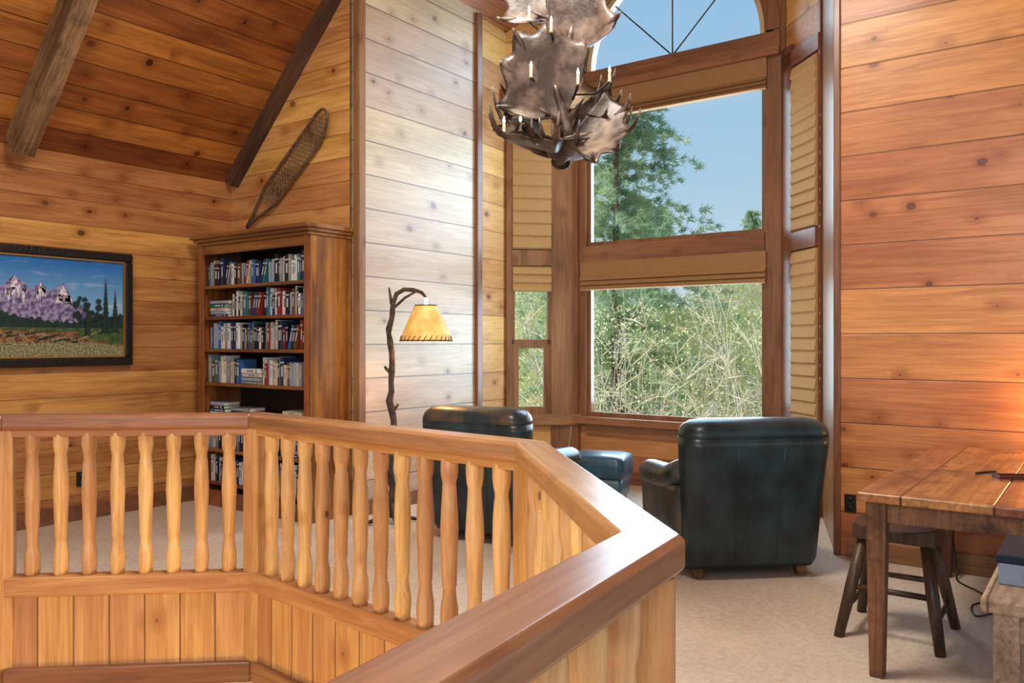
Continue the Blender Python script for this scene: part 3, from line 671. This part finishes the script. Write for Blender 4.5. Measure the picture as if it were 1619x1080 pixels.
x,y=W(2.40,3.90)
pb=root('desk_tray',(x,y,tz),math.radians(30),'thin dark red tray lying on wooden table','desk tray')
mb=MB(); mb.box((0,0,.004),(.20,.08,.008)).box((0,-.037,.011),(.20,.006,.014)).box((0,.037,.011),(.20,.006,.014)).box((-.097,0,.011),(.006,.07,.014)).box((.097,0,.011),(.006,.07,.014)); mb.obj('tray_body',plain('dark_red_lacquer',(.12,.03,.02),.35),parent=pb,bevel=.001)
pe=MB().tube([(-.07,0,0),(.06,0,0),(.075,0,0)],[.005,.005,.001],8).obj('pen',M['black'],loc=(x-.14,y+.09,tz+.0055),rot=(0,0,1.0)); tag(pe,'black pen lying on wooden table','pen')
def outlet(loc,rz,label):
    o=root('wall_outlet',loc,rz,label,'outlet'); MB().box((0,-.004,0),(.075,.008,.12)).obj('plate',M['plate'],parent=o,bevel=.002)
    for z in(-.028,.028): MB().lathe([(.016,0),(.016,.004)],12,M4=Matrix.Translation((0,-.008,z))@Matrix.Rotation(math.pi/2,4,'X')).obj('socket',M['black'],parent=o)
outlet((5.37,RW,.36),0,'dark brown electrical outlet on plank wall'); outlet((0,-1.42,.33),math.pi/2,'dark electrical outlet low on plank wall')
outlet((6.02,RW,.33),0,'black electrical outlet behind table on plank wall')
def smooth(pts,n=6):
    out=[]
    for i in range(len(pts)-1):
        p0,p1,p2,p3=[Vector(pts[max(0,min(len(pts)-1,i+k))]) for k in(-1,0,1,2)]
        for j in range(n): t=j/n; out.append(.5*((2*p1)+(p2-p0)*t+(2*p0-5*p1+4*p2-p3)*t*t+(3*p1-p0-3*p2+p3)*t**3))
    out.append(Vector(pts[-1])); return out
pts=[(6.02,RW-.02,.33),(6.0,.96,.25),(6.03,.9,.05),(6.05,.8,.008),(6.2,.6,.008),(6.3,.35,.008),(6.22,.15,.008),(6.18,.35,.008),(6.3,.5,.008),(6.45,.3,.008),(6.5,.0,.008)]
tag(MB().tube(smooth(pts),.005,6).obj('power_cord',M['black']),'black power cord coiled on carpet under table','cord')
pts=[(2.2,2.6,.62),(2.22,2.55,.5),(2.2,2.5,.2),(2.25,2.3,.008),(2.5,2.1,.008)]
tag(MB().tube(smooth(pts),.004,6).obj('power_cord',plain('white_cord',(.6,.55,.48),.5)),'thin white cord hanging by the window sill','cord')
# ---------------------------------------------------------------- antler chandelier
hx,hy=W(.28,4.5)
ch=root('antler_chandelier',(hx,hy,2.40),math.radians(36),'dark brown moose antler chandelier with small candle bulbs','chandelier')
def antler(base,dr,up,L,wd,nt,seed,side=1,bow=.12,tl=1.0,beam=.18,curl=.8,a0=-48,a1=88):
    """smooth broad palm (fan-shaped blade) with long curved points rooted on its outer margin"""
    r=random.Random(seed); X=Vector(dr).normalized(); Z=Vector(up); Z=(Z-X*Z.dot(X)).normalized(); Y=Z.cross(X)*side
    M4=Matrix(((X.x,Y.x,Z.x,base[0]),(X.y,Y.y,Z.y,base[1]),(X.z,Y.z,Z.z,base[2]),(0,0,0,1)))
    mb=MB()
    A0,A1=math.radians(a0),math.radians(a1)
    tip=[A0+(A1-A0)*(k+.5+r.uniform(-.2,.2))/nt for k in range(nt)]; tipr=[r.uniform(.7,1.25) for _ in range(nt)]
    x0=L*beam
    def pt(a,s):
        ed=min((a-A0),(A1-a))/(A1-A0); ed=min(1,max(.0,ed*5+.5))
        Rb=L*(1-beam)*(.76+.12*math.cos((a-math.radians(15))*1.3)+.04*math.sin(a*3+seed))*ed
        b=0
        for t in tip: b=max(b,math.exp(-((a-t)/((A1-A0)/nt*.30))**2))
        rr=Rb*s+L*.11*(b-.5)*s**6
        cy=math.sin(a)*rr*(wd/(L*.62)); cx_=math.cos(a)*rr
        return Vector((x0+cx_,cy,bow*L*(s**2)*.9+.13*L*(s**2)*abs(math.sin(a))**1.5+.008*math.sin(a*4+seed)*s))
    na,ns=nt*9,12; th=.012; vs=[];fs=[]
    for k in(0,1):
        for i in range(na+1):
            a=A0+(A1-A0)*i/na
            for j in range(ns+1):
                s_=.02+.98*j/ns; e=(1-s_**8)**.5
                p=pt(a,s_); p.z+=(.0015+th*e)*(1 if k else -1); vs.append(p)
    q=(na+1)*(ns+1)
    for i in range(na):
        for j in range(ns):
            a_=i*(ns+1)+j; fs.append((q+a_,q+a_+ns+1,q+a_+ns+2,q+a_+1)); fs.append((a_+1,a_+ns+2,a_+ns+1,a_))
    for i in range(na): a_=i*(ns+1)+ns; fs.append((a_,q+a_,q+a_+ns+1,a_+ns+1))
    for j in range(ns):
        a_=j; b_=na*(ns+1)+j; fs.append((a_,q+a_,q+a_+1,a_+1)); fs.append((b_,b_+1,q+b_+1,q+b_))
    mb.add(vs,fs,0,True,M4)
    mb.tube([(-.02,0,0),(L*.10,0,-.008),(L*.22,.0,0),(L*.36,.01,.006),(L*.5,.015,bow*L*.22)],[.034,.030,.030,.022,.008],12,0,M4)
    mb.lathe([(.038,-.010),(.046,0),(.038,.010)],12,0,M4@Matrix.Rotation(math.pi/2,4,'Y'))
    for k,t in enumerate(tip):
        p=pt(t,.90); c=pt(t,.66); out=(p-c).normalized(); l=L*.25*tl*tipr[k]
        pts=[c,p]; rr=[.012,.021]
        for s_ in(.25,.5,.75,.92,1): pts.append(p+out*l*(s_-.28*s_*s_)+Vector((0,0,l*curl*s_**1.8))); rr.append(.020*(1-s_)**.75+.0012)
        mb.tube(pts,rr,9,0,M4,flat=.75)
        mb.tube([pts[-3],pts[-2],pts[-1]+(pts[-1]-pts[-2])*.3],[.0088,.0052,.0010],8,1,M4)
    for s_ in(-1,1):
        p=Vector((L*.12,0,0)); d=Vector((.10,-.12*s_,.06)); mb.tube([p,p+d*.5+Vector((.01,-.01*s_,-.02)),p+d],[.020,.014,.002],7,0,M4)
    return mb.obj('antler',[M['antler'],M['tip']],parent=ch)
antler((.02,-.16,.12),(-.22,-.05,1),(-.06,-1,0),.66,.32,5,1,1,-.05,.6,curl=.2)
antler((.00,-.04,.50),(.14,.0,1),(-.35,-1,.1),.60,.27,4,2,-1,.0,.8,curl=.25)
antler((-.05,-.13,.10),(1,-.10,.26),(0.05,-.9,.8),.44,.36,5,3,-1,.13,1.15)
antler((.04,-.10,.08),(-1,-.25,.03),(-.1,-.6,1),.48,.30,5,24,1,.15,1.2)
antler((-.02,.02,.04),(.15,-1,.0),(0,.1,1),.30,.26,4,5,1,.25,1.0)
antler((.0,.0,.09),(.4,1,.12),(0,-.1,1),.42,.28,5,6,-1,.2,1.1)
antler((-.04,.05,.10),(-.75,.75,.2),(0,0,1),.42,.26,5,7,1,.2,1.1)
antler((.02,.04,.30),(-.85,.1,.50),(-.4,-.8,.6),.38,.26,5,8,1,.1,1.1)
antler((-.02,.04,.28),(.85,.2,.55),(-.3,-.8,.6),.34,.26,4,19,-1,.1,1.1)
antler((.0,.05,.78),(-.40,.2,1),(-.2,-1,0),.44,.26,5,12,1,.0,.8,curl=.3)
MB().lathe([(.0,-.01),(.03,0),(.045,.03),(.03,.07),(.016,.1),(.016,.98),(.03,1.0),(.012,1.03)],12).obj('center_stem',M['iron'],parent=ch)
chz=zc(hx)-2.40
mb=MB(); k=0; z=1.02
while z<chz-.03:
    R_=Matrix.Translation((0,0,z+.03))@Matrix.Rotation((k%2)*math.pi/2,4,'Z')
    mb.tube([(.014*math.cos(a_*math.pi/5),0,.030*math.sin(a_*math.pi/5)) for a_ in range(10)],.004,5,0,R_,closed=True); z+=.048; k+=1
mb.obj('chain',M['iron'],parent=ch)
def zz(py): return (540-py)/1300*4.5+1.45-2.40
for px,py,yy in((838,132,-.20),(797,215,-.20),(822,208,-.14),(868,66,-.22),(907,150,-.28),(836,30,-.05),(958,135,-.16)):
    xx=(px-890)/1300*4.5
    cd=MB(); cd.lathe([(.012,-.035),(.015,-.03),(.008,-.025),(.008,.015)],10); c=cd.obj('candle',M['candle'],parent=ch,loc=(xx,yy,zz(py)))
    MB().lathe([(.003,.015),(.008,.026),(.0065,.038),(.001,.055)],10).obj('candle_bulb',M['bulb'],parent=c)
    MB().tube([(0,0,-.03),(-xx*.3,-yy*.3,-.08),(-xx*.8,-yy*.8,-.06)],.006,6).obj('candle_arm',M['iron'],parent=c)
# ---------------------------------------------------------------- outdoors
struct(MB().box((-10,30,-3.3),(90,55,.2)).obj('ground',M['hill']))
r=random.Random(11); vs=[];fs=[];nx,ny=60,40
for i in range(nx+1):
    for j in range(ny+1):
        X=-24+60*i/nx; Y=27+35*j/ny; x,y=W(X,Y); z=-3.2+ (6.6*(j/ny)**.5)+.5*math.sin(X*.5+j)*min(1,j/4)+r.uniform(-.3,.3)*(j>0); vs.append((x,y,z))
for i in range(nx):
    for j in range(ny): a_=i*(ny+1)+j; fs.append((a_,a_+ny+1,a_+ny+2,a_+1))
tag(MB().add(vs,fs,0,True).obj('hillside',M['hill']),'brushy sunlit hillside of dry grass and scrub','hillside',kind='stuff')
def tri(mb,p,d,l,w,mi=0):
    d=d.normalized(); s_=d.cross(Vector((r.uniform(-1,1),r.uniform(-1,1),r.uniform(-1,1)))).normalized()*w
    o=len(mb.v); mb.v+=[tuple(p-s_),tuple(p+s_),tuple(p+d*l)]; mb.f.append((o,o+1,o+2)); mb.mi.append(mi); mb.sm.append(False)
def pine(Ht,R):
    mb=MB(); lv=int(Ht*4.6)
    for i in range(lv):
        z=Ht*(.08+.92*i/lv); rad=R*(1-z/Ht)**.6+.2
        for b in range(7):
            an=r.uniform(0,6.28); rl_=rad*r.uniform(.5,1.25); c,s_=math.cos(an),math.sin(an)
            for k in range(14):
                t=(k+1)/14; p=Vector((c*rl_*t,s_*rl_*t,z+.22*rl_*math.sin(t*2.6)-.16*rl_*t*t))+Vector([r.uniform(-.07,.07) for _ in range(3)])
                for q in range(22): tri(mb,p+Vector([r.uniform(-.04,.04) for _ in range(3)]),Vector((c*.8+r.uniform(-1,1)*.8,s_*.8+r.uniform(-1,1)*.8,r.uniform(-.7,.9))),r.uniform(.08,.16),.008)
    return mb.obj('foliage',M['needle']).data
def clear(me):
    for o in list(bpy.data.objects):
        if o.data==me: bpy.data.objects.remove(o)
pm_=pine(9.0,2.3); clear(pm_)
tk=MB().tube([(0,0,0),(0,0,4),(.05,0,8.7)],[.12,.08,.02],8).obj('trunk',M['trunk']).data; clear(tk)
def place_pine(X,Y,top,lab,sxy=1):
    x,y=W(X,Y); sc=(top+3.2)/9.0; o=root('pine_tree',(x,y,-3.2),r.uniform(0,6),lab,'tree'); o.scale=(sc*sxy,sc*sxy,sc)
    for nm,me in(('foliage',pm_),('trunk',tk)):
        q=bpy.data.objects.new(nm,me); col.objects.link(q); q.parent=o
place_pine(1.95,15.5,6.6,'tall sunlit green pine tree outside arched window',1.1)
place_pine(3.3,20.5,5.0,'green pine tree behind tall pine',1.2)
place_pine(7.6,26,5.6,'small distant pine tree against sky',.55)
place_pine(10.5,25,4.0,'distant green pine tree on hillside',.8)
place_pine(-2.3,20,5.5,'tall green pine tree beyond the house')
def shrub(Ht,R,n,lm,twigs,ls=1):
    mb=MB()
    for i in range(n):
        a_=r.uniform(0,6.28); t=r.random()**.7; rr=R*math.sqrt(r.random())*(.35+.65*math.sin(math.pi*min(1,t*.8+.15))); p=Vector((rr*math.cos(a_),rr*math.sin(a_),Ht*t))
        tri(mb,p,Vector((r.uniform(-1,1),r.uniform(-1,1),r.uniform(-1,1))),r.uniform(.05,.10)*ls,.028*ls)
    f=mb.obj('foliage',lm).data; clear(f)
    mb=MB()
    for i in range(twigs):
        a_=r.uniform(0,6.28); c,s_=math.cos(a_),math.sin(a_); sp_=R*r.uniform(.3,1.0); h=Ht*r.uniform(.6,1.08); p0=Vector((c*.15,s_*.15,0))
        pts=[p0]; kx=ky=0
        for k in range(1,9):
            t=k/8; kx+=r.uniform(-.13,.13); ky+=r.uniform(-.13,.13)
            pts.append(Vector((c*sp_*t+kx,s_*sp_*t+ky,h*t)))
        mb.tube(pts,[.026,.022,.018,.015,.012,.010,.007,.005,.002],3)
        for k in(2,3,3,4,4,5,5,6,6,7,7):
            q=pts[k]; d=Vector((c*.5+r.uniform(-1,1),s_*.5+r.uniform(-1,1),r.uniform(.1,1.1))).normalized()*r.uniform(.35,.9)
            m_=q+d*.5+Vector((r.uniform(-.06,.06),r.uniform(-.06,.06),.03)); mb.tube([q,m_,q+d],[.009,.006,.002],3)
            for _ in range(2):
                e_=Vector((r.uniform(-1,1),r.uniform(-1,1),r.uniform(-.1,1))).normalized()*r.uniform(.15,.4); mb.tube([m_,m_+e_],[.0045,.0012],3)
    b=mb.obj('branches',M['twig']).data; clear(b)
    return f,b
sh=[shrub(5.0,2.0,30000,M['leaf'],26,.65),shrub(5.0,2.0,30000,M['leafg'],24,.65),shrub(5.2,1.9,2600,M['leaf'],52,.6)]
def place_shrub(k,X,Y,top,lab):
    x,y=W(X,Y); sc=(top+3.2)/5.1; o=root('shrub',(x,y,-3.2),r.uniform(0,6),lab,'shrub'); o.scale=(1,1,sc)
    for nm,me in(('foliage',sh[k][0]),('branches',sh[k][1])):
        q=bpy.data.objects.new(nm,me); col.objects.link(q); q.parent=o
for k,X,Y,top in((2,1.7,12.6,1.9),(2,4.5,13.2,2.0),(0,6.4,16.6,2.8),(1,3.6,16.4,2.2),(1,.4,19.8,2.8),(0,-.9,15.8,2.2),(0,5.6,21,3.3),(1,8.9,19.8,3.2),(0,10.2,24,3.6),(1,1.6,25,3.4)):
    place_shrub(k,X,Y,top,('bare pale branched shrub with sparse yellow leaves','yellow-olive leafy shrub in sunlight','dense olive green leafy shrub')[{2:0,0:1,1:2}[k]])
# ---------------------------------------------------------------- lights
wd=bpy.data.worlds.new('sky'); S.world=wd; wd.use_nodes=True; nt=wd.node_tree; bg=nt.nodes['Background']
tc=nt.nodes.new('ShaderNodeTexCoord'); sp=nt.nodes.new('ShaderNodeSeparateXYZ'); rp=nt.nodes.new('ShaderNodeValToRGB')
nt.links.new(tc.outputs['Generated'],sp.inputs[0]); nt.links.new(sp.outputs[2],rp.inputs[0]); nt.links.new(rp.outputs[0],bg.inputs[0])
e=rp.color_ramp.elements; e[0].position=0; e[0].color=(.66,.75,.80,1); e[1].position=.7; e[1].color=(.18,.42,.74,1)
m_=rp.color_ramp.elements.new(.2); m_.color=(.40,.60,.76,1)
bg.inputs[1].default_value=1.0
def light(kind,loc,energy,color,size=.1,rot=(0,0,0),name='light',sy=None):
    ld=bpy.data.lights.new(name,kind); ld.energy=energy; ld.color=color
    if kind=='AREA': ld.size=size
    if kind=='AREA' and sy: ld.shape='RECTANGLE'; ld.size_y=sy
    if kind=='POINT': ld.shadow_soft_size=size
    o=bpy.data.objects.new(name,ld); col.objects.link(o); o.location=loc; o.rotation_euler=rot; return o
s=light('SUN',(0,0,10),5.8,(1,.95,.84),name='sun'); s.data.angle=.05
s.rotation_euler=Vector((.75,.50,-.65)).to_track_quat('-Z','Y').to_euler()
light('AREA',(4.6,-2.2,4.9),195,(1,.93,.82),1.2,name='ceiling_fill')  # added fill standing in for ceiling bounce, no fixture hangs here
light('AREA',(6.9,-7.2,3.0),165,(1,.96,.88),3,rot=(math.radians(78),0,math.radians(30)),name='rear_fill')  # unseen fill added behind the camera to brighten the interior
light('AREA',(3.33,2.9,2.9),205,(.60,.82,1),1.9,rot=(math.radians(-90),0,0),name='window_sheen_fill',sy=4.2)  # extra area light added outside the bay to put sheen on the nook wall
light('POINT',(lx+.22,ly+.16,1.56),9,(1,.66,.30),.05,name='lamp_light')
x,y=W(3.14,4.72); light('POINT',(x,y,1.08),10,(1,.60,.21),.06,name='desk_lamp_light')
x,y=W(-1.2,2.5); light('POINT',(x,y,-1.3),60,(1,.72,.3),.2,name='stair_light')
light('POINT',(hx,hy,2.95),6,(1,.8,.55),.1,name='chandelier_light')
cam=bpy.data.cameras.new('camera'); co=bpy.data.objects.new('camera',cam); col.objects.link(co)
cx_,cy_=W(0,0); co.location=(cx_,cy_,1.45); co.rotation_euler=(math.radians(90),0,math.radians(36)); cam.lens=28.9; cam.sensor_width=36; cam.clip_start=.05
S.camera=co
S.view_settings.view_transform='Standard'
S.view_settings.look='None'
S.view_settings.exposure=.08
S.view_settings.gamma=.92
